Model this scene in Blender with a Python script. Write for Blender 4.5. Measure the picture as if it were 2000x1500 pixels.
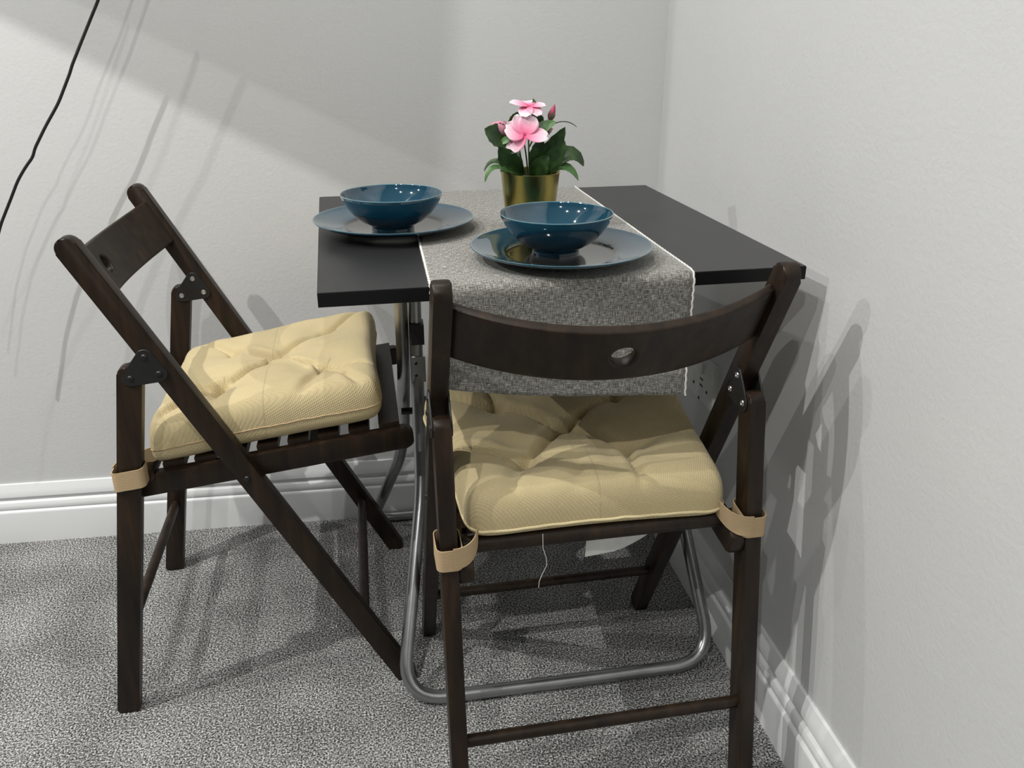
import bpy, bmesh, math, random
from math import sin, cos, pi, radians, atan, tan, sqrt
from mathutils import Vector, Matrix, noise
from mathutils.geometry import convex_hull_2d

for o in list(bpy.data.objects): bpy.data.objects.remove(o)
SC = bpy.context.scene
COL = SC.collection
random.seed(7)

# ------------------------------------------------------------------ camera
CP = Vector((-.5709, -1.7252, 1.0244)); YAW, PITCH, ROLL, FPX = .1549, .394, -.0009, 1694.14
fw = Vector((sin(YAW)*cos(PITCH), cos(YAW)*cos(PITCH), -sin(PITCH)))
rt = Vector((cos(YAW), -sin(YAW), 0)); up = rt.cross(fw)
r2 = rt*cos(ROLL)+up*sin(ROLL); u2 = up*cos(ROLL)-rt*sin(ROLL)
cam = bpy.data.cameras.new('camera'); co = bpy.data.objects.new('camera', cam); COL.objects.link(co)
co.matrix_world = Matrix(((r2.x, u2.x, -fw.x, CP.x), (r2.y, u2.y, -fw.y, CP.y), (r2.z, u2.z, -fw.z, CP.z), (0, 0, 0, 1)))
cam.sensor_width = 36; cam.lens = FPX*36/2000; cam.clip_start = .02
SC.camera = co

# ------------------------------------------------------------------ world, lights, exposure
W = bpy.data.worlds.new('world'); SC.world = W; W.use_nodes = True
W.node_tree.nodes['Background'].inputs[0].default_value = (.9, .95, 1, 1)
W.node_tree.nodes['Background'].inputs[1].default_value = .004
SC.view_settings.view_transform = 'Standard'; SC.view_settings.look = 'None'
SC.view_settings.exposure = -.25; SC.view_settings.gamma = 1; SC.view_settings.use_curve_mapping = False

def downlight(x, y, power, size=.022, z=2.4):
    l = bpy.data.lights.new('downlight', 'AREA'); l.shape = 'DISK'; l.size = size; l.energy = power
    l.color = (1, .985, .955)
    o = bpy.data.objects.new('downlight', l); COL.objects.link(o); o.location = (x, y, z-.002)
downlight(-1.96, -1.09, 37)
downlight(-3.19, -1.04, 44)
downlight(-1.235, -.564, 9)
downlight(-.57, -.70, 7)
downlight(-1.22, -1.55, 12)
downlight(-1.1, -2.5, 24)

# ------------------------------------------------------------------ materials
def new_mat(name, color, rough=.5, metal=0, spec=.5):
    m = bpy.data.materials.new(name); m.use_nodes = True; nt = m.node_tree
    b = nt.nodes['Principled BSDF']
    b.inputs['Base Color'].default_value = (*color, 1); b.inputs['Roughness'].default_value = rough
    b.inputs['Metallic'].default_value = metal; b.inputs['Specular IOR Level'].default_value = spec
    return m, nt, b
def nd(nt, t, **kw):
    n = nt.nodes.new(t)
    for k, v in kw.items():
        if hasattr(n, k): setattr(n, k, v)
        else: n.inputs[k.replace('_', ' ')].default_value = v
    return n
def mapped(nt, scale=(1, 1, 1), rot=(0, 0, 0), coord='Object'):
    tc = nd(nt, 'ShaderNodeTexCoord'); mp = nd(nt, 'ShaderNodeMapping')
    mp.inputs['Scale'].default_value = scale; mp.inputs['Rotation'].default_value = rot
    nt.links.new(tc.outputs[coord], mp.inputs['Vector']); return mp.outputs[0]
def noise_n(nt, vec, scale, detail=2, rough=.5):
    n = nd(nt, 'ShaderNodeTexNoise'); n.inputs['Scale'].default_value = scale
    n.inputs['Detail'].default_value = detail; n.inputs['Roughness'].default_value = rough
    nt.links.new(vec, n.inputs['Vector']); return n.outputs['Fac']
def ramp(nt, fac, stops):
    r = nd(nt, 'ShaderNodeValToRGB'); e = r.color_ramp.elements
    while len(e) < len(stops): e.new(.5)
    for k, (p, c) in enumerate(stops): e[k].position = p; e[k].color = (*c, 1)
    nt.links.new(fac, r.inputs[0]); return r.outputs[0]
def bump(nt, b, h, strength, dist, prev=None):
    n = nd(nt, 'ShaderNodeBump'); n.inputs['Strength'].default_value = strength; n.inputs['Distance'].default_value = dist
    nt.links.new(h, n.inputs['Height'])
    if prev: nt.links.new(prev, n.inputs['Normal'])
    nt.links.new(n.outputs[0], b.inputs['Normal']); return n.outputs[0]
def mathn(nt, op, a, b):
    n = nd(nt, 'ShaderNodeMath', operation=op)
    for k, v in enumerate((a, b)):
        if isinstance(v, (int, float)): n.inputs[k].default_value = v
        else: nt.links.new(v, n.inputs[k])
    return n.outputs[0]

def m_wall(k=1, name='wall_paint'):
    m, nt, b = new_mat(name, (.60, .605, .60), .42, 0, .35)
    v = mapped(nt)
    c = ramp(nt, noise_n(nt, v, 3, 3), [(.3, (.615*k, .62*k, .615*k)), (.7, (.64*k, .645*k, .64*k))]); nt.links.new(c, b.inputs['Base Color'])
    n1 = bump(nt, b, noise_n(nt, v, 150, 2, .6), .25, .0018)
    v2 = mapped(nt, (1, .25, 1), (0, .5, .3))
    bump(nt, b, noise_n(nt, v2, 26, 3, .6), .12, .003, n1)
    return m
def m_gloss_white():
    m, nt, b = new_mat('trim_gloss_paint', (.80, .81, .81), .28, 0, .5)
    bump(nt, b, noise_n(nt, mapped(nt), 60, 3), .12, .001); return m
def m_carpet():
    m, nt, b = new_mat('twist_pile_carpet', (.3, .3, .3), 1, 0, .05)
    v = mapped(nt)
    a = noise_n(nt, v, 330, 2, .7); f = noise_n(nt, v, 9, 2)
    mix = mathn(nt, 'ADD', a, mathn(nt, 'MULTIPLY', mathn(nt, 'SUBTRACT', f, .5), .10))
    c = ramp(nt, mix, [(.38, (.035, .035, .034)), (.48, (.19, .19, .185)), (.56, (.48, .48, .47)), (.66, (.90, .90, .88))])
    nt.links.new(c, b.inputs['Base Color'])
    bump(nt, b, a, .9, .006); return m
def m_wood(name='dark_stained_beech', k=1.0):
    m, nt, b = new_mat(name, (.03, .017, .010), .42, 0, .32)
    v = mapped(nt, (60, 60, 5)); g = noise_n(nt, v, 1.0, 4, .6)
    c = ramp(nt, g, [(.3, (.009*k, .0055*k, .0035*k)), (.55, (.024*k, .0135*k, .007*k)), (.75, (.044*k, .025*k, .012*k))])
    nt.links.new(c, b.inputs['Base Color'])
    bump(nt, b, g, .15, .0006); return m
def m_cushion():
    m, nt, b = new_mat('straw_basketweave', (.6, .5, .3), .95, 0, .1)
    tc = nd(nt, 'ShaderNodeTexCoord')
    def wave(rz, s):
        mp = nd(nt, 'ShaderNodeMapping'); mp.inputs['Rotation'].default_value = (0, 0, rz); nt.links.new(tc.outputs['UV'], mp.inputs[0])
        w = nd(nt, 'ShaderNodeTexWave'); w.inputs['Scale'].default_value = s; w.inputs['Distortion'].default_value = .6; w.inputs['Detail'].default_value = 1
        nt.links.new(mp.outputs[0], w.inputs[0]); return w.outputs['Fac']
    h = mathn(nt, 'MULTIPLY', wave(.45, 115), wave(.45+pi/2, 115))
    c = ramp(nt, h, [(0, (.54, .44, .245)), (.6, (.64, .54, .32))]); nt.links.new(c, b.inputs['Base Color'])
    b.inputs['Sheen Weight'].default_value = .15
    bump(nt, b, h, .5, .0009); return m
def m_strap():
    m, nt, b = new_mat('strap_webbing', (.50, .37, .22), .9, 0, .1)
    w = nd(nt, 'ShaderNodeTexWave'); w.inputs['Scale'].default_value = 160; nt.links.new(mapped(nt, rot=(0, pi/2, 0)), w.inputs[0])
    bump(nt, b, w.outputs['Fac'], .4, .0006); return m
def m_runner():
    m, nt, b = new_mat('grey_slub_weave', (.3, .3, .28), .85, 0, .15)
    tc = nd(nt, 'ShaderNodeTexCoord')
    def st(sx, sy, sc):
        mp = nd(nt, 'ShaderNodeMapping'); mp.inputs['Scale'].default_value = (sx, sy, 1); nt.links.new(tc.outputs['UV'], mp.inputs[0])
        return noise_n(nt, mp.outputs[0], sc, 2, .6)
    h = mathn(nt, 'ADD', st(9, 1, 120), st(1, 9, 120)); h = mathn(nt, 'MULTIPLY', h, .5)
    c = ramp(nt, h, [(.38, (.065, .062, .052)), (.5, (.21, .205, .185)), (.62, (.50, .495, .46))]); nt.links.new(c, b.inputs['Base Color'])
    b.inputs['Sheen Weight'].default_value = .3
    bump(nt, b, h, .5, .001); return m
def m_glaze(name, lip, well=0):
    m, nt, b = new_mat(name, (.008, .055, .095), .06, 0, .6)
    b.inputs['Coat Weight'].default_value = 1; b.inputs['Coat Roughness'].default_value = .004
    c = ramp(nt, noise_n(nt, mapped(nt), 30, 2), [(.3, (.007, .048, .082)), (.7, (.009, .058, .097))])
    tc = nd(nt, 'ShaderNodeTexCoord'); sp = nd(nt, 'ShaderNodeSeparateXYZ'); nt.links.new(tc.outputs['Object'], sp.inputs[0])
    def mix(fac, a, col):
        n = nd(nt, 'ShaderNodeMix', data_type='RGBA'); nt.links.new(fac, n.inputs[0]); nt.links.new(a, n.inputs[6]); n.inputs[7].default_value = (*col, 1); return n.outputs[2]
    c = mix(mathn(nt, 'GREATER_THAN', sp.outputs['Z'], lip), c, (.12, .24, .27))
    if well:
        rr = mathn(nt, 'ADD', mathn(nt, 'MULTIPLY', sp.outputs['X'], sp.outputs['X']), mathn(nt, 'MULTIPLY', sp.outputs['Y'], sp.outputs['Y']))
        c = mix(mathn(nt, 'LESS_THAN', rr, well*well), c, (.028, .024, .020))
    nt.links.new(c, b.inputs['Base Color']); return m
def m_leaf(name, c1, c2):
    m, nt, b = new_mat(name, c1, .45)
    c = ramp(nt, noise_n(nt, mapped(nt), 90, 2), [(.35, c1), (.65, c2)]); nt.links.new(c, b.inputs['Base Color']); return m
def m_petal():
    m, nt, b = new_mat('pink_petal', (.9, .5, .6), .6)
    tc = nd(nt, 'ShaderNodeTexCoord'); s = nd(nt, 'ShaderNodeSeparateXYZ'); nt.links.new(tc.outputs['UV'], s.inputs[0])
    c = ramp(nt, s.outputs['X'], [(0, (.75, .08, .22)), (.35, (.9, .32, .48)), (.8, (.93, .68, .76)), (1, (.95, .82, .86))])
    nt.links.new(c, b.inputs['Base Color']); b.inputs['Subsurface Weight'].default_value = .1
    b.inputs['Subsurface Radius'].default_value = (.005, .003, .003); return m
def m_plain(name, c, r=.5, me=0, sp=.5, nz=.08, sc=40):
    m, nt, b = new_mat(name, c, r, me, sp)
    cc = ramp(nt, noise_n(nt, mapped(nt), sc, 2), [(.3, tuple(x*(1-nz) for x in c)), (.7, tuple(min(1, x*(1+nz)) for x in c))])
    nt.links.new(cc, b.inputs['Base Color']); return m
M = dict(wall=m_wall(), wall2=m_wall(.3, 'low_bounce_wall'), ceil=m_wall(.8, 'ceiling_paint'), trim=m_gloss_white(), carpet=m_carpet(), wood=m_wood(k=.85), cush=m_cushion(), strap=m_strap(),  # unseen far walls and ceiling are toned down to cut bounced light
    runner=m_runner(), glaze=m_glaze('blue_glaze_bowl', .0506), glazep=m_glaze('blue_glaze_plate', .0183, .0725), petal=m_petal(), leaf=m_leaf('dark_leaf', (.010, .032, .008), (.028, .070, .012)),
    leaf2=m_leaf('light_leaf', (.05, .14, .03), (.09, .20, .06)),
    top=m_plain('charcoal_laminate', (.017, .017, .018), .38, 0, .5), edge=m_plain('black_edge_band', (.004, .004, .0045), .55, 0, .25),
    chrome=m_plain('brushed_steel_tube', (.42, .43, .43), .33, 1), brass=m_plain('brushed_brass', (.50, .42, .13), .27, 1),
    black=m_plain('black_steel', (.01, .01, .01), .45), rivet=m_plain('bright_rivet', (.7, .7, .7), .3, 1),
    rivetd=m_plain('dark_rivet', (.03, .03, .03), .35, .6), white=m_plain('white_plastic', (.72, .73, .70), .35),
    label=m_plain('white_satin_label', (.8, .81, .78), .8), piping=m_plain('cream_thread', (.78, .77, .72), .9),
    cord=m_plain('black_rubber', (.008, .008, .008), .5), stem=m_plain('green_stem', (.04, .08, .02), .5),
    bud=m_plain('rose_bud', (.42, .06, .13), .6), budp=m_plain('dusty_pink', (.60, .25, .33), .6), soil=m_plain('dark_moss', (.015, .02, .01), 1),
    pipec=m_plain('straw_piping', (.70, .60, .36), .95), hole=m_plain('dark_hole', (.01, .01, .01), .8))

# ------------------------------------------------------------------ helpers
def link(name, bm, mat, parent=None, smooth=True, angle=40):
    me = bpy.data.meshes.new(name); bmesh.ops.recalc_face_normals(bm, faces=bm.faces[:]) ; bm.to_mesh(me); bm.free()
    if smooth:
        for p in me.polygons: p.use_smooth = True
        me.set_sharp_from_angle(angle=radians(angle))
    me.materials.append(mat)
    o = bpy.data.objects.new(name, me); COL.objects.link(o)
    if parent: o.parent = parent
    return o
def tag(o, label, cat, group=None):
    o['label'] = label; o['category'] = cat
    if group: o['group'] = group
    return o
def empty(name, loc, rz=0):
    o = bpy.data.objects.new(name, None); COL.objects.link(o); o.location = loc; o.rotation_euler = (0, 0, rz)
    o.empty_display_size = .05; return o
def structure(o): o['kind'] = 'structure'; return o
def bevel(bm, w, seg=2, angle=35):
    es = [e for e in bm.edges if len(e.link_faces) == 2 and e.calc_face_angle(0) > radians(angle)]
    bmesh.ops.bevel(bm, geom=es, offset=w, segments=seg, profile=.6, affect='EDGES', clamp_overlap=True)
def box(bm, x0, x1, y0, y1, z0, z1):
    vs = [bm.verts.new((x, y, z)) for x in (x0, x1) for y in (y0, y1) for z in (z0, z1)]
    for f in ((0, 1, 3, 2), (4, 6, 7, 5), (0, 4, 5, 1), (2, 3, 7, 6), (0, 2, 6, 4), (1, 5, 7, 3)): bm.faces.new([vs[i] for i in f])
def prism_uz(pts, v0, v1, bev=.002, seg=2):
    """outline in the side plane (u, z) given thickness from v0 to v1"""
    bm = bmesh.new()
    a = [bm.verts.new((p[0], v0, p[1])) for p in pts]; b = [bm.verts.new((p[0], v1, p[1])) for p in pts]
    bm.faces.new(a); bm.faces.new(b[::-1])
    n = len(pts)
    for i in range(n): bm.faces.new((a[i], a[(i+1) % n], b[(i+1) % n], b[i]))
    if bev:
        es = [e for e in bm.edges if abs((e.verts[0].co-e.verts[1].co).y) < 1e-6]
        bmesh.ops.bevel(bm, geom=es, offset=bev, segments=seg, profile=.5, affect='EDGES', clamp_overlap=True)
    return bm
def bar_outline(A, B, w, ra, rb, n=6):
    """bar from A to B, width w, rounded corners of radius ra at A and rb at B"""
    A = Vector(A); B = Vector(B); d = (B-A).normalized(); s = Vector((-d.y, d.x)); h = w/2
    out = []
    def corner(c, r, a0, a1, da, sa):
        for k in range(n+1):
            t = a0+(a1-a0)*k/n; out.append(tuple(c+da*cos(t)*r+sa*sin(t)*r))
    corner(A+d*ra-s*(h-ra), ra, pi, 3*pi/2, d, s)
    corner(B-d*rb-s*(h-rb), rb, 3*pi/2, 2*pi, d, s)
    corner(B-d*rb+s*(h-rb), rb, 0, pi/2, d, s)
    corner(A+d*ra+s*(h-ra), ra, pi/2, pi, d, s)
    return out
def tube(bm, pts, r, seg=12, closed=False, fillet=0, fs=7):
    P = [Vector(p) for p in pts]
    if fillet:
        Q = [P[0]]
        for i in range(1, len(P)-1):
            a, b, c = P[i-1], P[i], P[i+1]
            f = fillet[i] if isinstance(fillet, (list, tuple)) else fillet
            f = min(f, (a-b).length*.48, (c-b).length*.48)
            s, e = b+(a-b).normalized()*f, b+(c-b).normalized()*f
            for k in range(fs+1):
                t = k/fs; Q.append(s*(1-t)**2+b*2*t*(1-t)+e*t*t)
        Q.append(P[-1]); P = Q
    n = len(P); rings = []
    T0 = (P[1]-P[0]).normalized()
    N = T0.orthogonal().normalized()
    for i in range(n):
        if closed: T = (P[(i+1) % n]-P[i-1]).normalized()
        else: T = (P[min(i+1, n-1)]-P[max(i-1, 0)]).normalized()
        N = (N-T*N.dot(T)).normalized(); Bv = T.cross(N)
        rr = r(i/(n-1)) if callable(r) else r
        rings.append([bm.verts.new(P[i]+N*cos(2*pi*k/seg)*rr+Bv*sin(2*pi*k/seg)*rr) for k in range(seg)])
    for i in range(n if closed else n-1):
        A, B = rings[i], rings[(i+1) % n]
        for k in range(seg): bm.faces.new((A[k], A[(k+1) % seg], B[(k+1) % seg], B[k]))
    if not closed: bm.faces.new(rings[0][::-1]); bm.faces.new(rings[-1])
def lathe(bm, prof, seg=64, c=(0, 0, 0)):
    rings = []
    for r, z in prof:
        if r < 1e-6: rings.append([bm.verts.new((c[0], c[1], c[2]+z))])
        else: rings.append([bm.verts.new((c[0]+r*cos(2*pi*k/seg), c[1]+r*sin(2*pi*k/seg), c[2]+z)) for k in range(seg)])
    for A, B in zip(rings, rings[1:]):
        if len(A) == 1 and len(B) == 1: continue
        for k in range(seg):
            k2 = (k+1) % seg
            if len(A) == 1: bm.faces.new((A[0], B[k2], B[k]))
            elif len(B) == 1: bm.faces.new((A[k], A[k2], B[0]))
            else: bm.faces.new((A[k], A[k2], B[k2], B[k]))
def smooth_prof(pts, it=2):
    for _ in range(it):
        q = [pts[0]]
        for a, b in zip(pts, pts[1:]):
            q += [(a[0]*.75+b[0]*.25, a[1]*.75+b[1]*.25), (a[0]*.25+b[0]*.75, a[1]*.25+b[1]*.75)]
        q.append(pts[-1]); pts = q
    return pts

# ------------------------------------------------------------------ room
WA = -.0142      # the back wall runs a hair off square
def slab(name, co, mat, kind=True):
    bm = bmesh.new(); box(bm, *co); o = link(name, bm, mat, smooth=False); structure(o); return o
slab('floor', (-6.6, .12, -7.1, .12, -.05, 0), M['carpet'])
slab('ceiling', (-6.6, .12, -7.1, .12, 2.4, 2.45), M['ceil'])
wb = slab('wall_back', (-6.6, .12, 0, .08, 0, 2.4), M['wall']); wb.rotation_euler.z = WA
slab('wall_right', (0, .1, -7.1, 0, 0, 2.4), M['wall'])
slab('wall_left', (-6.6, -6.5, -7.1, .1, 0, 2.4), M['wall2'])
slab('wall_front', (-6.6, .1, -7.1, -7.0, 0, 2.4), M['wall2'])
SK = [(0, .1333), (.003, .1333), (.0045, .1325), (.0065, .127), (.0095, .119), (.0115, .112), (.0118, .106), (.0105, .1045), (.0075, .1035), (.0072, .0965),
      (.0085, .095), (.0125, .093), (.0148, .088), (.0152, .083), (.0145, .0795), (.0128, .0785), (.0125, .0765), (.0165, .0745), (.018, .0725), (.0185, .070), (.0185, 0), (0, 0)]
def skirting(name, length, loc, rz, flip=1):
    bm = bmesh.new()
    a = [bm.verts.new((0, -o, z)) for o, z in SK]; b = [bm.verts.new((flip*length, -o, z)) for o, z in SK]
    n = len(SK); bm.faces.new(a); bm.faces.new(b[::-1])
    for i in range(n): bm.faces.new((a[i], a[(i+1) % n], b[(i+1) % n], b[i]))
    o = link(name, bm, M['trim'], angle=28); o.location = loc; o.rotation_euler.z = rz; return structure(o)
skirting('baseboard_back', 6.4, (0, 0, 0), WA, -1)
skirting('baseboard_right', 6.9, (0, 0, 0), -pi/2, 1)

# unseen boards added out of frame to cast the back wall's sloping shadow
def shadow_board(name, pts, y):
    bm = prism_uz(pts, y-.012, y+.012, .002); o = link(name, bm, M['trim'], smooth=False); return structure(o)
shadow_board('shadow_board_1', [(-1.376, 1.716), (-1.652, 1.869), (-1.93, 2.023), (-1.93, 2.4), (-1.30, 2.4)], -.656)
shadow_board('shadow_board_2', [(-1.9, 1.653), (-2.9, 2.14), (-2.9, 2.4), (-1.9, 2.4)], -.624)

# ------------------------------------------------------------------ folding chair
cw, ct = .2109, .0215
wi = cw-ct; wr0, wr1 = wi-.0195, wi-.001
PT, PF = Vector((.0399, .7698)), Vector((.4514, 0))
pd = (PF-PT).normalized()
def make_chair(label, loc, rz):
    root = empty('folding_chair', loc, rz); tag(root, label, 'chair', None)
    def leg_pts(A, B, w, ra, rb): return bar_outline(A, B, w, ra, rb)
    B2 = PF+pd*.004
    for s in (-1, 1):
        v0, v1 = (wi, cw) if s > 0 else (-cw, -wi)
        link('leg', prism_uz(leg_pts(B2, PT, .031, .011, .0145), v0, v1, .003), M['wood'], root)
        link('leg', prism_uz(leg_pts((0, -.004), (.0968, .590), .033, .008, .012), v0, v1, .003), M['wood'], root)
        r0, r1 = (wr0, wr1) if s > 0 else (-wr1, -wr0)
        link('seat_rail', prism_uz(leg_pts((.050, .3905), (.4795, .4425), .033, .010, .012), r0, r1, .0025), M['wood'], root)
        # hinge plates on both faces of the joint
        riv = [(.1187, .6045), (.0962, .5745), (.1345, .579)]
        for face in (0, 1):
            va = (cw if face else wi)*s; out = s if face else -s
            circ = [(p[0]+cos(a)*.0115, p[1]+sin(a)*.0115) for p in riv for a in [2*pi*k/16 for k in range(16)]]
            hull = [circ[i] for i in convex_hull_2d([Vector(c) for c in circ])]
            ya, yb = sorted((va, va+out*.0022))
            br = link('hinge_bracket', prism_uz(hull, ya, yb, .0006, 1), M['black'], root)
            for p in riv:
                bm = bmesh.new(); prof = [(0, .0022), (.0022, .0021), (.0042, .0012), (.0048, 0)]
                if not face: prof = [(0, .0002), (.0016, .0003), (.0022, .0012), (.0038, .0012), (.0045, 0)]
                lathe(bm, prof, 16)
                rr = link('rivet', bm, M['rivetd'] if face else M['rivet'], br)
                rr.location = (p[0], va+out*.0022, p[1]); rr.rotation_euler = (-pi/2*out, 0, 0)
                if not face: rr['label'] = 'bright hollow rivet'
        bm = bmesh.new(); lathe(bm, [(0, .0025), (.003, .0023), (.0048, .0008), (.005, 0)], 20)
        bo = link('bolt', bm, M['rivetd'], root); bo.location = (.232, cw*s, .405); bo.rotation_euler = (-pi/2*s, 0, 0)
    # curved backrest with a round finger hole
    bm = bmesh.new(); n = 96; sag = .052; th = .014; s0, s1 = .032, .112; m_ = 18
    bn = Vector((-pd.y, pd.x))                      # toward the front of the chair
    if bn.x < 0: bn = -bn
    hr = .0145; vspan = wi
    R = (vspan**2+sag**2)/(2*sag)
    def P(v, s, off):
        d = sag-(R-sqrt(R*R-v*v))*1.0
        c = PT+pd*s; q = c-bn*(d-off); return Vector((q.x, v, q.y))
    sc_ = (s0+s1)/2; hh = (s1-s0)/2
    nn = 40
    def grid(off):
        vs = {}
        # polar-ish patch around the hole so that its rim is a clean circle
        ring = []
        N = 48
        for k in range(N):
            a = 2*pi*k/N; ring.append((cos(a)*hr, sin(a)*hr))
        outer = []
        for k in range(N):
            a = 2*pi*k/N; c, s_ = cos(a), sin(a); t = 1/max(abs(c), abs(s_)); outer.append((c*t*hh, s_*t*hh))
        lay = []
        for j in range(7):
            t = (j/6); lay.append([bm.verts.new(P(ring[k][0]*(1-t)+outer[k][0]*t, sc_+ring[k][1]*(1-t)+outer[k][1]*t, off)) for k in range(N)])
        for A, B in zip(lay, lay[1:]):
            for k in range(N): bm.faces.new((A[k], A[(k+1) % N], B[(k+1) % N], B[k]))
        sides = []
        for sg in (-1, 1):
            ks = [k for k in range(N) if abs(outer[k][0]-sg*hh) < 1e-6]
            col0 = sorted([(outer[k][1], lay[-1][k]) for k in ks], key=lambda q: q[0])
            prev = [c[1] for c in col0]; ys = [c[0] for c in col0]
            for i in range(1, nn+1):
                v = sg*(hh+(vspan-hh)*i/nn)
                cur = [bm.verts.new(P(v, sc_+y, off)) for y in ys]
                for a in range(len(ys)-1): bm.faces.new((prev[a], prev[a+1], cur[a+1], cur[a]))
                prev = cur
    grid(th/2); grid(-th/2)
    bm.verts.ensure_lookup_table(); half = len(bm.verts)//2
    be = [e for e in bm.edges if len(e.link_faces) == 1 and e.verts[0].index < half and e.verts[1].index < half]
    bm.verts.index_update()
    be = [e for e in bm.edges if len(e.link_faces) == 1 and e.verts[0].index < half]
    bm.verts.ensure_lookup_table()
    pairs = [(e.verts[0].index, e.verts[1].index) for e in be]
    for a, b in pairs: bm.faces.new((bm.verts[a], bm.verts[b], bm.verts[b+half], bm.verts[a+half]))
    bmesh.ops.recalc_face_normals(bm, faces=bm.faces[:])
    bevel(bm, .0055, 3, 60)
    link('backrest', bm, M['wood'], root)
    # slats across the seat
    for us in (.429, .3835, .338, .2925, .247, .2015, .156, .1105):
        bm = bmesh.new(); box(bm, 0, .031, -wi+.012, wi-.012, 0, .011); bevel(bm, .002, 2)
        o = link('slat', bm, M['wood'], root); o.location = (us, 0, .391+(us-.056)*.1215+.0165-.001); o.rotation_euler.y = -atan(.1215)
    def rod(name, u, z, r, half):
        bm = bmesh.new(); tube(bm, [(u, -half, z), (u, half, z)], r, 20); link(name, bm, M['wood'], root)
    rod('stretcher', .0968*.1507/.5902, .1507, .0085, wi+.001)
    rod('stretcher', .4514-.4115*.1241/.7698, .1241, .0085, wi+.001)
    rod('crossbar', .0875, .412, .0115, wi+.001)
    return root
def chair_copy(src, label, loc, rz):
    r = src.copy(); COL.objects.link(r); r.location = loc; r.rotation_euler = (0, 0, rz); r['label'] = label
    for ch in list(src.children):
        c = ch.copy(); COL.objects.link(c); c.parent = r
        for g in list(ch.children):
            d = g.copy(); COL.objects.link(d); d.parent = c
    return r
RL, RA = (-.3058, -.8684, 0), 1.6082
LL, LA = (-1.0177, -.3454, 0), .0155
chairR = make_chair('dark wooden folding chair seen from behind, its backrest in front of the hanging runner', RL, RA)
chairL = chair_copy(chairR, 'dark wooden folding chair seen from its side, at the left end of the table', LL, LA)
for c in (chairR, chairL): c['group'] = 'dark wooden folding chairs at the table'

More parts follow.
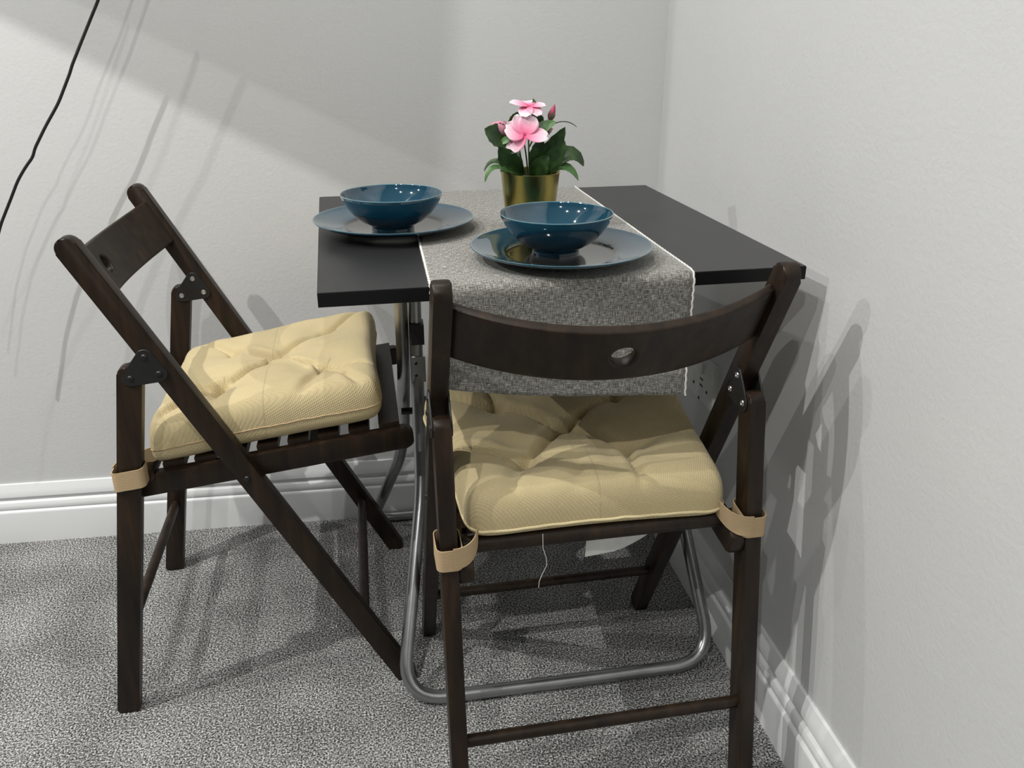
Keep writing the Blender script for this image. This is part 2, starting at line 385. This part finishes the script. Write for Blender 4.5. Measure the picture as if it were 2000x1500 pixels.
# ------------------------------------------------------------------ cushions
def seat_z(u): return .391+(u-.056)*.1215+.0165+.011
def make_cushion(label, loc, rz, u0, u1, hwr, hwf, lift, Ht, Hb, tufts, creases, seed, ear=(0, 0, 0, 0), pr=.0020, pm=None):
    root = empty('seat_cushion', loc, rz); tag(root, label, 'cushion', 'tufted straw cushions on the chairs')
    N = 250
    ax = [.62*sin(pi/2*(2*i/N-1))+.38*(2*i/N-1) for i in range(N+1)]
    def seg_d(p, a, b):
        ab = (b[0]-a[0], b[1]-a[1]); L2 = ab[0]**2+ab[1]**2
        t = max(0, min(1, ((p[0]-a[0])*ab[0]+(p[1]-a[1])*ab[1])/L2)); q = (a[0]+ab[0]*t, a[1]+ab[1]*t)
        return math.hypot(p[0]-q[0], p[1]-q[1]), t, (p[0]-q[0])*-ab[1]+(p[1]-q[1])*ab[0]
    def plan(s, t):
        e = max(abs(s), abs(t)); k = e/((abs(s)**12+abs(t)**12)**(1/12)) if e > .05 else 1; k = 1+(k-1)*e**4; s *= k; t *= k
        hw = hwr+(hwf-hwr)*(t+1)/2
        hw *= 1-.035*(1-t*t)+.01*noise.noise(Vector((t*3, seed, 0)))
        uu = u0+(u1-u0)*(t+1)/2
        uu -= t*.010*(1-s*s)
        return uu, hw*s
    def basez(uu, s, t):
        e = (t+1)/2; l = lift[0]*(1-e)+lift[1]*e
        cz = 0
        for (cs, ctt, k) in ((-1, -1, ear[0]), (1, -1, ear[1]), (-1, 1, ear[2]), (1, 1, ear[3])):
            w_ = max(0, (s*cs+1)/2)*max(0, (t*ctt+1)/2); cz += k*w_**3
        return seat_z(uu)+l+cz+.0015
    rows = {}
    bm = bmesh.new(); uvl = bm.loops.layers.uv.new('UVMap')
    def pt(s, t, topside):
        e = max(abs(s), abs(t))
        h = max(0, 1-e**15)**(1/2.6)
        uu, vv = plan(s, t); bz = basez(uu, s, t)
        zs = bz+Hb
        if topside:
            dz = Ht*h*(1+.10*(1-s*s)*(1-t*t))
            pm = (vv, uu)
            for (ts, tt, dep) in tufts:
                tu, tv = plan(ts, tt); r = math.hypot(uu-tu, vv-tv)
                dz -= dep*(.55*math.exp(-(r/.040)**2)+.45*math.exp(-(r/.011)**2))*min(1, h*1.2)
            for (a, b, dep, wdt) in creases:
                A = plan(*a)[::-1]; B_ = plan(*b)[::-1]
                mid = ((A[0]+B_[0])/2, (A[1]+B_[1])/2)
                wob = .006*noise.noise(Vector((vv*18, uu*18, seed)))
                d, k, sd = seg_d((vv+wob, uu+wob), A, B_)
                prof = math.exp(-(d/wdt)**2)*(1-.0*k)*max(.0, 1-abs(2*k-.7)**3*.6)
                asym = .35*math.exp(-((d-wdt*2.2)/(wdt*1.6))**2)*(1 if sd > 0 else .2)
                dz -= 1.35*dep*(prof-asym*.7)*min(1, h*1.3)
            nz = noise.noise(Vector((vv*16, uu*16, seed+3)))*.0035+noise.noise(Vector((vv*45, uu*30, seed+9)))*.0010
            dz += nz*min(1, h*1.5)
            return Vector((uu, vv, zs+max(dz, 0 if h < .02 else -.002)))
        fl = .006*noise.noise(Vector((vv*10, uu*10, seed)))
        # puckers on the side wall
        return Vector((uu, vv, zs-Hb*min(1, h*1.25)))
    top = [[bm.verts.new(pt(s, t, True)) for t in ax] for s in ax]
    bot = [[(top[i][j] if i in (0, N) or j in (0, N) else bm.verts.new(pt(ax[i], ax[j], False))) for j in range(N+1)] for i in range(N+1)]
    # bulge and pucker of the walls
    for G, flip in ((top, 0), (bot, 1)):
        for i in range(N):
            for j in range(N):
                q = (G[i][j], G[i+1][j], G[i+1][j+1], G[i][j+1])
                try: f = bm.faces.new(q if flip else q[::-1])
                except ValueError: continue
                # unwrap by arc length so that the weave stays even down the sides
                for lp in f.loops:
                    c = lp.vert.co; k = 0
                    lp[uvl].uv = (c.x+(.8 if abs(c.y) > .9*hwr else 0)*0+c.z*.6*(1 if c.x < (u0+u1)/2 else -1), c.y+c.z*.6*(1 if c.y > 0 else -1))
    bm.normal_update()
    me = bpy.data.meshes.new('cushion_body'); bm.to_mesh(me); bm.free()
    for p in me.polygons: p.use_smooth = True
    me.materials.append(M['cush'])
    body = bpy.data.objects.new('cushion_body', me); COL.objects.link(body); body.parent = root
    # seam piping round the edge
    per = []
    for k in range(0, N, 3): per.append((ax[k], -1))
    for k in range(0, N, 3): per.append((1, ax[k]))
    for k in range(0, N, 3): per.append((-ax[k], 1))
    for k in range(0, N, 3): per.append((-1, -ax[k]))
    bm = bmesh.new(); tube(bm, [pt(s, t, True)+Vector((0, 0, .0012*noise.noise(Vector((s*9, t*9, seed))))) for s, t in per], pr, 8, closed=True); link('piping', bm, pm, root)
    return root, pt
def strap(root, side, corner, z=.420, tiltz=0):
    """webbing band looped round a rear leg and sewn to the cushion's corner"""
    u = .0968*z/.5902; vc = side*(cw-ct/2); hu, hv, r = .0215, .0155, .008
    path = []
    for cx_, cy_, a0 in ((1, 1, 0), (-1, 1, pi/2), (-1, -1, pi), (1, -1, 3*pi/2)):
        for k in range(6):
            a = a0+pi/2*k/5; path.append((u+cx_*(hu-r)+cos(a)*r, vc+cy_*(hv-r)+sin(a)*r))
    bm = bmesh.new(); hz = .0148; th = .0012
    n = len(path); V = []
    for (x, y) in path:
        d = Vector((x-u, y-vc)).normalized()
        zz = z+(x-u)*.12
        V.append([bm.verts.new((x+d.x*o, y+d.y*o, zz+q)) for o, q in ((0, -hz), (th, -hz), (th, hz), (0, hz))])
    for i in range(n):
        A, B = V[i], V[(i+1) % n]
        for k in range(4): bm.faces.new((A[k], B[k], B[(k+1) % 4], A[(k+1) % 4]))
    # overlapping free end and the tab that runs to the cushion
    s = -side
    A0 = Vector((u-hu-.0012, vc-side*.004, z)); A1 = Vector((u-hu-.0012, vc+s*(hv+.020), z)); A2 = Vector(corner)
    K = 14; pts = [A0*(1-k/K)**2+A1*2*(k/K)*(1-k/K)+A2*(k/K)**2 for k in range(K+1)]; R_ = []
    for i, p in enumerate(pts):
        T = (pts[min(i+1, K)]-pts[max(i-1, 0)]); T.z = 0; T.normalize(); nrm = Vector((-T.y, T.x, 0))
        hzz = hz*(1-.25*(i/K)**2)
        R_.append([bm.verts.new(p+nrm*o+Vector((0, 0, q))) for o, q in ((-.0007, -hzz), (.0007, -hzz), (.0007, hzz), (-.0007, hzz))])
    for A, B in zip(R_, R_[1:]):
        for k in range(4): bm.faces.new((A[k], B[k], B[(k+1) % 4], A[(k+1) % 4]))
    bm.faces.new(R_[0]); bm.faces.new(R_[-1][::-1])
    return link('strap', bm, M['strap'], root, angle=80)
TU = [(0, 0, .034), (-.47, .5, .030), (.47, .5, .032), (-.45, -.42, .034), (.45, -.42, .034)]
def cr(a, b, d, w): return (a, b, d, w)
TUR = [(-.09, 0, .036), (-.50, .52, .032), (.42, .52, .034), (-.45, -.42, .034), (.34, -.36, .034)]
# in chair space +v is the left of the picture's near chair, so a positive first number is at its left
TUR = [(-a, b, c) for a, b, c in TUR]
CRR = [cr((.09, 0), (.50, .52), .009, .006), cr((.09, 0), (-.42, .52), .010, .006), cr((.09, 0), (.45, -.42), .010, .006), cr((.09, 0), (-.34, -.36), .011, .006),
       cr((.45, -.42), (1, -.2), .012, .006), cr((-.34, -.36), (-.30, -1), .006, .006), cr((-.34, -.36), (-.99, -.25), .004, .010),
       cr((.10, -.55), (.16, -1), .003, .012), cr((-.42, .52), (-.98, .6), .005, .010), cr((.50, .52), (.98, .7), .006, .008),
       cr((.45, -.42), (.72, -.97), .004, .010), cr((-.42, .52), (-.5, 1), .006, .008), cr((.50, .52), (.5, 1), .006, .008)]
cR, ptR = make_cushion('straw-coloured tufted seat cushion with a white label, on the chair seen from behind', RL, RA, .070, .385, .174, .205,
    (0, 0), .052, .010, TUR, CRR, 1.3, ear=(0, .004, 0, 0), pm=M['pipec'])
for sd in (1, -1): strap(cR, sd, (.086, sd*.160, seat_z(.086)+.013))
CRL = [cr((0, 0), (-.47, .5), .013, .005), cr((0, 0), (.47, .5), .009, .008), cr((0, 0), (-.45, -.42), .010, .007), cr((0, 0), (.45, -.42), .012, .005),
       cr((-.47, .5), (-1, .85), .008, .007), cr((-.47, .5), (-.55, 1), .006, .008), cr((-.47, .5), (-.98, .3), .007, .008), cr((.47, .5), (.95, .9), .009, .008),
       cr((-.45, -.42), (-1, -.5), .007, .009), cr((-.45, -.42), (-.95, -.98), .010, .008), cr((-.45, -.42), (-.4, -1), .008, .008), cr((.45, -.42), (.95, -.8), .006, .008)]
cL, ptL = make_cushion('straw-coloured tufted seat cushion on the chair at the left end of the table', LL, LA, .086, .440, .180, .190,
    (0, .008), .048, .024, TU, CRL, 5.1, ear=(-.006, -.014, .0, -.004), pr=.0012, pm=M['strap'])
for sd in (1, -1): strap(cL, sd, (.104, sd*.164, seat_z(.104)+.013))
# sewn-in label and loose thread under the right cushion
def sheet(name, rows, mat, parent, th=.0004):
    bm = bmesh.new(); V = [[bm.verts.new(p) for p in r] for r in rows]
    for a, b in zip(V, V[1:]):
        for k in range(len(a)-1): bm.faces.new((a[k], a[k+1], b[k+1], b[k]))
    bmesh.ops.recalc_face_normals(bm, faces=bm.faces[:])
    bmesh.ops.solidify(bm, geom=bm.faces[:], thickness=th)
    return link(name, bm, mat, parent)
lab_rows = []
for k in range(9):
    t = k/8; v = .010-.112*t                      # hangs just in front of the crossbar
    zb = .357-.0015*t+.030*max(0, t-.35)**1.6*1.9
    lab_rows.append([(.104+.006*sin(3*t), v, .4235), (.106, v, .405), (.109+.010*t, v, .5*(zb+.405)), (.112+.016*t, v, zb)])
o = sheet('care_label', lab_rows, M['label'], cR); o['label'] = 'white sewn-in label hanging below the seat'
lab_rows = []
for k in range(6):
    t = k/5; v = -.125-.035*t
    lab_rows.append([(.100, v, .430), (.106, v, .415+.004*t), (.112, v, .408+.010*t)])
o = sheet('care_label', lab_rows, M['label'], cL); o['label'] = 'white sewn-in label'
bm = bmesh.new(); tp = [(.074, .078, .425), (.072, .078, .405), (.071, .074, .392), (.070, .073, .38), (.070, .079, .367), (.069, .083, .357), (.068, .084, .348)]
tube(bm, tp, .0004, 6); o = link('loose_thread', bm, M['piping'], cR)

# ------------------------------------------------------------------ table
TCX, TCY, TW, TA, TZ = -.3526, -.4308, .6074, .0426, .74
table = empty('folding_table', (TCX, TCY, 0)); tag(table, 'square black-topped folding table on bent steel tube legs in the corner', 'table')
bm = bmesh.new(); h = TW/2; box(bm, -h, h, -h, h, TZ-.0175, TZ); bevel(bm, .0012, 2)
tt = link('tabletop', bm, M['top'], table); tt.rotation_euler.z = TA
bm = bmesh.new(); e = .0006
for (a, b, c, d) in ((-h-e, h+e, -h-e, -h), (-h-e, h+e, h, h+e), (-h-e, -h, -h, h), (h, h+e, -h, h)): box(bm, a, b, c, d, TZ-.0172, TZ-.0012)
eb = link('edge_band', bm, M['edge'], table, smooth=False); eb.rotation_euler.z = TA; eb['label'] = 'black edge band'
def tw(p): return (p[0]-TCX, p[1]-TCY, p[2])
rt_ = .011
# frame whose foot bar lies toward the room, and the one whose foot bar lies by the back wall
bm = bmesh.new()
tube(bm, [tw(p) for p in [(-.517, -.32, .7225), (-.519, -.35, .482), (-.521, -.385, .365), (-.523, -.42, .29), (-.577, -.613, rt_), (-.047, -.600, rt_), (-.078, -.42, .29), (-.085, -.385, .365), (-.088, -.35, .482), (-.09, -.32, .7225)]],
     rt_, 16, fillet=[0, .03, .03, .05, .075, .075, .05, .03, .03, 0], fs=9)
link('leg_frame', bm, M['chrome'], table)
bm = bmesh.new()
tube(bm, [tw(p) for p in [(-.5405, -.36, .7225), (-.541, -.335, .482), (-.546, -.30, .345), (-.556, -.25, .265), (-.618, -.032, rt_), (-.030, -.034, rt_), (-.052, -.25, .265), (-.062, -.30, .345), (-.066, -.335, .482), (-.067, -.36, .7225)]],
     rt_, 16, fillet=[0, .03, .03, .03, .045, .045, .03, .03, .03, 0], fs=9)
link('leg_frame', bm, M['chrome'], table)
for sx, xs in ((-1, (-.529)), (1, (-.077))):
    bm = bmesh.new(); tube(bm, [tw((xs-.02, -.345, .405)), tw((xs+.02, -.345, .405))], .006, 12); link('pivot_bolt', bm, M['black'], table)
    bm = bmesh.new(); x_, y_, _ = tw((xs+.012, -.347, 0)); box(bm, x_-.012, x_+.012, y_-.016, y_-.012, .465, .51); bevel(bm, .001, 1)
    o = link('bracket', bm, M['chrome'], table)
    for zz in (.477, .499):
        b2 = bmesh.new(); lathe(b2, [(0, .001), (.0022, .001), (.003, 0)], 12); r = link('rivet', b2, M['black'], o); r.location = (x_-.004, y_-.016, zz); r.rotation_euler.x = pi/2
    bm = bmesh.new(); box(bm, x_-.010, x_+.012, y_-.012, y_+.02, .53, .565); bevel(bm, .003, 2); link('latch', bm, M['black'], table)
for yy in (-.32, -.36):
    bm = bmesh.new(); x0, y0, _ = tw((-.56, yy, 0)); x1, _, _ = tw((-.05, yy, 0)); box(bm, x0, x1, y0-.012, y0+.012, .7185, .7225); bevel(bm, .001, 1); link('mounting_rail', bm, M['black'], table)

# ------------------------------------------------------------------ table runner
def near_edge(x):
    # y of the tabletop's near edge at x
    return TCY-(TW/2)/cos(TA)+(x-TCX)*tan(TA)
RT = TZ+.0012
run = empty('table_runner', (-.35, -.43, TZ)); tag(run, 'grey woven table runner under the plates, hanging over the near table edge', 'table runner')
def run_pt(s, L):
    """s 0..1 across (left to right), L metres along from the back edge"""
    yb = TCY+(TW/2)/cos(TA)
    flat = .585
    xl, xr = -.513+.0*L, -.202+.012*min(L/.6, 1)
    x = xl+(xr-xl)*s
    yb = TCY+(TW/2)/cos(TA)+(x-TCX)*tan(TA)-.002
    rb = .012; ye = near_edge(x)-.008
    flat = yb-(ye+rb)
    zw = .0007*(1+noise.noise(Vector((x*14, L*9, 2))))
    if L <= flat: return Vector((x, yb-L, RT+zw))
    a = (L-flat)/rb
    if a < pi/2: return Vector((x, ye+rb-sin(a)*rb, RT-rb+cos(a)*rb+zw))
    d = L-flat-rb*pi/2
    wav = .004*sin(x*22+1)*min(1, d*8)
    return Vector((x-.004*(d/.15)*(s-.3), ye-.002*d/.15-wav-.006*max(0, d-.1)/.05, RT-rb-d))
NL, NS = 170, 44
bm = bmesh.new(); uvl = bm.loops.layers.uv.new('UVMap')
def Ltot(s): return .585+.01+.138+.042*s+.006*sin(s*5)
V = [[bm.verts.new(run_pt(i/NS, Ltot(i/NS)*j/NL)) for j in range(NL+1)] for i in range(NS+1)]
for i in range(NS):
    for j in range(NL):
        f = bm.faces.new((V[i][j], V[i+1][j], V[i+1][j+1], V[i][j+1]))
        for lp, (a, b) in zip(f.loops, ((i, j), (i+1, j), (i+1, j+1), (i, j+1))): lp[uvl].uv = (a/NS*.312, Ltot(a/NS)*b/NL)
bm.normal_update()
bmesh.ops.recalc_face_normals(bm, faces=bm.faces[:])
o = link('cloth', bm, M['runner'], run); o.location = -Vector(run.location)
sm = o.modifiers.new('thickness', 'SOLIDIFY'); sm.thickness = .0012; sm.offset = 0
for s in (0, 1):
    bm = bmesh.new(); pts = []
    for j in range(0, 240):
        p = run_pt(s, Ltot(s)*j/239); q = p+Vector(((s-.5)*.002+.0006*sin(j*1.9), 0, .0004*cos(j*1.9))); pts.append(q)
    tube(bm, pts, .0015, 6); e_ = link('stitched_edge', bm, M['piping'], run); e_.location = -Vector(run.location); e_['label'] = 'white overlocked edge'

# ------------------------------------------------------------------ crockery
PZ = TZ+.0033
def make_plate(label, loc):
    prof = [(0, .0045), (.066, .0045), (.0705, .0052), (.0735, .0075), (.080, .0095), (.096, .0125), (.110, .0158), (.1150, .0180), (.1172, .0186), (.1180, .0178), (.1172, .0160), (.105, .0105), (.085, .0045), (.074, .0015), (.070, 0), (.066, 0), (.064, .001), (0, .001)]
    prof = [prof[0], prof[1]]+smooth_prof(prof[2:-3], 1)+prof[-3:]
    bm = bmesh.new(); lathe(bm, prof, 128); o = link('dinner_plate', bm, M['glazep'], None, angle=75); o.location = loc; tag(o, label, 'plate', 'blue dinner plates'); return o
def make_bowl(label, loc):
    ou = smooth_prof([(.031, 0), (.031, .004), (.034, .0065), (.046, .0125), (.058, .0235), (.0665, .0350), (.0718, .0440), (.0738, .0500)], 2)
    inn = smooth_prof([(.0738, .0500), (.0735, .0513), (.0722, .0513), (.0700, .0440), (.0645, .0350), (.056, .0250), (.044, .0145), (.030, .0080), (.015, .0062), (0, .0060)], 2)
    bm = bmesh.new(); lathe(bm, [(0, .0015), (.027, .0015), (.028, 0)]+ou+inn[1:], 128); o = link('bowl', bm, M['glaze'], None, angle=75); o.location = loc; tag(o, label, 'bowl', 'blue bowls'); return o
p1 = make_plate('blue glazed dinner plate at the left table edge, half on bare tabletop', (-.546, -.436, PZ))
p2 = p1.copy(); COL.objects.link(p2); p2.location = (-.337, -.641, PZ); p2['label'] = 'blue glazed dinner plate nearest the camera, wholly on the grey runner'
b1 = make_bowl('blue glazed bowl on the left plate', (-.548, -.452, PZ+.0047))
b2 = b1.copy(); COL.objects.link(b2); b2.location = (-.341, -.627, PZ+.0047); b2['label'] = 'blue glazed bowl on the plate nearest the camera, in front of the brass pot'

# ------------------------------------------------------------------ potted flowers
PC = Vector((-.347, -.465, TZ+.003))
pot = empty('potted_flower', PC); tag(pot, 'pink flowering plant in a small brass pot on the runner', 'potted plant')
bm = bmesh.new(); lathe(bm, [(0, 0), (.033, 0), (.0345, .002), (.0425, .081), (.0434, .0825), (.0434, .0835), (.0422, .0838), (.0412, .0825), (.0335, .004), (0, .004)], 96)
link('pot', bm, M['brass'], pot, angle=50)
bm = bmesh.new(); lathe(bm, [(0, .076), (.02, .077), (.0402, .073), (.0400, .070), (0, .070)], 40); link('soil', bm, M['soil'], pot)
camdir = (CP-PC); camdir.z = 0; camdir.normalize()
def leaf(pts, w, mat, face=(0, -1, .35), name='leaf', fold=.25, parent=None, wpeak=.45, n=14):
    """pts: centre line (world), w: full width, face: direction its upper side looks"""
    P = [Vector(p)-PC for p in pts]
    def cen(t):
        k = t*(len(P)-1); i = min(int(k), len(P)-2); f = k-i
        if len(P) == 3: return P[0]*(1-t)**2+P[1]*2*t*(1-t)+P[2]*t*t
        return P[i]*(1-f)+P[i+1]*f
    bm = bmesh.new(); rows = []; F = Vector(face).normalized()
    for k in range(n+1):
        t = k/n; c = cen(t); T = (cen(min(1, t+.02))-cen(max(0, t-.02))).normalized()
        S = T.cross(F).normalized(); Nn = S.cross(T).normalized()
        ww = w/2*(math.sin(pi*t**(math.log(.5)/math.log(wpeak)))**.8 if 0 < t < 1 else 0)+.0004
        jag = 1+.05*(1 if k % 2 else -1)
        rows.append([bm.verts.new(c+S*q*ww*jag+Nn*abs(q)*ww*fold*1.0) for q in (-1, -.5, 0, .5, 1)])
    for a, b in zip(rows, rows[1:]):
        for j in range(4): bm.faces.new((a[j], a[j+1], b[j+1], b[j]))
    bmesh.ops.recalc_face_normals(bm, faces=bm.faces[:])
    bmesh.ops.solidify(bm, geom=bm.faces[:], thickness=.0005)
    return link(name, bm, mat, parent or pot)
D, Lt = M['leaf'], M['leaf2']
leaf([(-.372, -.47, .872), (-.392, -.478, .874), (-.415, -.482, .889)], .034, D, (-.1, -1, .5), wpeak=.55)
leaf([(-.358, -.47, .822), (-.378, -.485, .842), (-.396, -.487, .865)], .028, D, (-.5, -1, .25), wpeak=.55)
leaf([(-.372, -.47, .822), (-.408, -.48, .851), (-.415, -.478, .815)], .011, Lt, (-.4, -.5, 1))
leaf([(-.369, -.46, .824), (-.400, -.45, .855), (-.413, -.452, .826)], .010, D, (-.5, -.5, 1))
leaf([(-.342, -.468, .815), (-.340, -.48, .848), (-.336, -.484, .876)], .026, D, (.1, -1, .2), wpeak=.55)
leaf([(-.342, -.462, .815), (-.326, -.466, .845), (-.298, -.470, .888)], .034, D, (.5, -1, .2), wpeak=.5)
leaf([(-.335, -.475, .818), (-.318, -.488, .845), (-.302, -.490, .871)], .026, D, (.2, -1, .5), wpeak=.5)
leaf([(-.338, -.465, .818), (-.288, -.470, .873), (-.270, -.474, .833)], .028, D, (.1, -.8, .8), wpeak=.42)
leaf([(-.330, -.475, .820), (-.298, -.482, .850), (-.280, -.486, .815)], .017, Lt, (.1, -.6, 1), wpeak=.5)
leaf([(-.340, -.458, .872), (-.334, -.462, .895), (-.343, -.462, .912)], .021, D, (.2, -1, .1), wpeak=.5)
leaf([(-.352, -.468, .874), (-.334, -.474, .888), (-.312, -.472, .896)], .018, Lt, (0, -.8, .7), wpeak=.5)
leaf([(-.330, -.462, .880), (-.302, -.462, .905), (-.279, -.462, .887)], .006, D, (0, .1, 1))
leaf([(-.338, -.452, .900), (-.338, -.454, .915), (-.342, -.454, .926)], .008, Lt, (.2, -1, 0))
leaf([(-.362, -.475, .820), (-.380, -.49, .836), (-.395, -.492, .832)], .020, D, (-.2, -.6, 1))
leaf([(-.366, -.452, .880), (-.370, -.45, .895), (-.362, -.452, .908)], .018, D, (-.3, -1, .1))
leaf([(-.355, -.44, .82), (-.36, -.42, .85), (-.375, -.40, .862)], .028, D, (0, .6, 1))
leaf([(-.335, -.44, .82), (-.32, -.42, .855), (-.30, -.405, .862)], .028, D, (0, .6, 1))
leaf([(-.345, -.475, .818), (-.338, -.492, .838), (-.326, -.494, .852)], .024, D, (.1, -1, .5))
leaf([(-.392, -.480, .868), (-.386, -.484, .874), (-.374, -.482, .878)], .009, Lt, (-.1, -1, .6))
def stem(a, b, c):
    bm = bmesh.new(); a, b, c = [Vector(p)-PC for p in (a, b, c)]
    tube(bm, [a*(1-t)**2+b*2*t*(1-t)+c*t*t for t in [k/10 for k in range(11)]], .0011, 8); link('stem', bm, M['stem'], pot)
for s_ in (((-.352, -.465, .815), (-.362, -.468, .84), (-.366, -.468, .876)), ((-.350, -.463, .815), (-.352, -.466, .85), (-.359, -.466, .878)), ((-.347, -.460, .815), (-.349, -.455, .87), (-.348, -.455, .912)),
           ((-.356, -.466, .815), (-.372, -.462, .85), (-.390, -.458, .886)), ((-.344, -.460, .815), (-.332, -.458, .86), (-.315, -.460, .898)), ((-.348, -.46, .86), (-.335, -.457, .88), (-.334, -.456, .905))): stem(*s_)
def petal(parent, L_, w, droop, notch=.0):
    """a petal along +X, its face up +Z; origin at the flower's heart"""
    bm = bmesh.new(); uvl = bm.loops.layers.uv.new('UVMap'); n, m_ = 12, 8; G = []
    for i in range(n+1):
        t = i/n; ww = w/2*(sin(pi*min(1, t*.86+.05))**.62); row = []
        for j in range(m_+1):
            q = 2*j/m_-1; x = L_*t*(1-notch*(1-abs(q))**2*max(0, t-.6)*2.5-.10*q*q*t)
            row.append((bm.verts.new((x, ww*q, -droop*t*t*L_+.10*ww*abs(q)**2+.0007*sin(q*9+t*5)*t)), (t, (q+1)/2)))
        G.append(row)
    for i in range(n):
        for j in range(m_):
            c = (G[i][j], G[i+1][j], G[i+1][j+1], G[i][j+1]); f = bm.faces.new([x[0] for x in c])
            for lp, x in zip(f.loops, c): lp[uvl].uv = x[1]
    me = bpy.data.meshes.new('petal'); bm.normal_update(); bm.to_mesh(me); bm.free()
    for p in me.polygons: p.use_smooth = True
    me.materials.append(M['petal']); o = bpy.data.objects.new('petal', me); COL.objects.link(o); o.parent = parent
    s = o.modifiers.new('thickness', 'SOLIDIFY'); s.thickness = .0004; return o
def flower(center, normal, upv, pet):
    """pet: (angle deg from upv, clockwise seen from front; length; width; lift toward viewer; droop)"""
    c = Vector(center)-PC; Nn = Vector(normal).normalized(); U = Vector(upv); U = (U-Nn*U.dot(Nn)).normalized(); Rr = U.cross(Nn)
    bm = bmesh.new(); lathe(bm, [(0, .0022), (.0012, .0018), (.0016, .0004), (.001, -.004), (.0008, -.008), (0, -.009)], 12)
    f = link('flower', bm, M['bud'], pot); f.matrix_local = Matrix(((Rr.x, U.x, Nn.x, c.x), (Rr.y, U.y, Nn.y, c.y), (Rr.z, U.z, Nn.z, c.z), (0, 0, 0, 1)))
    for (a, L_, w, lift, dr) in pet:
        o = petal(f, L_, w, dr, .12); o.rotation_mode = 'XYZ'
        az = radians(90-a)
        o.rotation_euler = (Matrix.Rotation(az, 3, 'Z') @ Matrix.Rotation(-radians(lift), 3, 'Y')).to_euler()
        o.location = (cos(az)*.0008, sin(az)*.0008, .0012)
    return f
flower((-.358, -.482, .879), (0, -.8, .62), (0, 0, 1), [(-14, .031, .030, 12, -.1), (22, .029, .030, 16, -.1), (-74, .031, .032, 8, -.05), (98, .034, .024, 10, .1), (-128, .034, .024, -12, .12)])
flower((-.349, -.462, .9155), (-.05, -.25, .97), (0, 1, 0), [(-80, .029, .022, 18, .1), (-150, .024, .022, -5, .25), (150, .024, .022, -5, .25), (85, .026, .022, 4, .12), (0, .020, .022, 8, .1)])
def bud(center, direction, L_, w, mat, name='bud', calyx=True):
    c = Vector(center)-PC; d = Vector(direction).normalized(); bm = bmesh.new()
    lathe(bm, [(0, 0), (w*.35, L_*.08), (w*.5, L_*.3), (w*.42, L_*.6), (w*.2, L_*.85), (0, L_)], 14)
    o = link(name, bm, mat, pot); o.rotation_mode = 'QUATERNION'; o.rotation_quaternion = d.to_track_quat('Z', 'Y'); o.location = c
    if calyx:
        for k in range(4):
            b3 = bmesh.new(); rows = []
            for i in range(6):
                t = i/5; a = k*pi/2; r = w*.53*sin(pi*(.12+.5*t))+.0003; ww = .0022*sin(pi*(.15+.85*t))+.0001
                rows.append([b3.verts.new((cos(a)*r-sin(a)*q*ww, sin(a)*r+cos(a)*q*ww, L_*.55*t)) for q in (-1, 0, 1)])
            for A, B in zip(rows, rows[1:]):
                for j in range(2): b3.faces.new((A[j], A[j+1], B[j+1], B[j]))
            link('sepal', b3, M['leaf2'], o)
    return o
bud((-.3185, -.46, .896), (.32, 0, 1), .024, .0095, M['bud'])
bud((-.380, -.462, .884), (-.9, -.1, .35), .026, .020, M['budp'])
bud((-.383, -.470, .879), (-.6, -.3, .75), .022, .013, M['budp'], calyx=False)
bud((-.327, -.468, .879), (.7, -.1, .45), .014, .008, M['budp'])
bud((-.356, -.462, .903), (.1, -.1, 1), .011, .012, M['budp'], calyx=False)

# ------------------------------------------------------------------ wall socket and hanging cable
sk = empty('wall_socket', (0, -.335, .431)); tag(sk, 'white wall socket plate on the right wall behind the chair, in shade', 'socket')
bm = bmesh.new(); box(bm, -.0085, 0, -.066, .066, -.041, .041); bevel(bm, .004, 3); link('faceplate', bm, M['white'], sk)
for y, z in ((.026, -.020), (-.038, -.015), (-.004, -.045+.006)):
    b_ = bmesh.new(); box(b_, -.0092, -.008, y-.0025, y+.0025, z-.0025, z+.0025); link('hole', b_, M['hole'], sk, smooth=False)
for z in (.0, -.012):
    b_ = bmesh.new(); box(b_, -.0092, -.008, -.017, -.003, z-.0012, z+.0012); link('slot', b_, M['hole'], sk, smooth=False)
b_ = bmesh.new(); box(b_, -.012, -.008, -.016, -.006, .012, .030); bevel(b_, .001, 2); link('switch', b_, M['white'], sk)

cpts = [(-.93, -.08, 1.20), (-.9861, -.08, 1.0911), (-1.0017, -.08, 1.0605), (-1.0324, -.08, 1.009), (-1.0610, -.08, .9600), (-1.0665, -.08, .9480), (-1.0938, -.08, .9000), (-1.122, -.08, .862), (-1.1462, -.08, .826),
        (-1.152, -.08, .812), (-1.1675, -.08, .795), (-1.1850, -.08, .772), (-1.2002, -.08, .745), (-1.2283, -.08, .697), (-1.262, -.08, .62), (-1.30, -.08, .5)]
bm = bmesh.new(); tube(bm, cpts, .0026, 10, fillet=.012, fs=4)
cb = link('hanging_cable', bm, M['cord'], None); tag(cb, 'thin black cable hanging in front of the back wall above the left chair', 'cable')
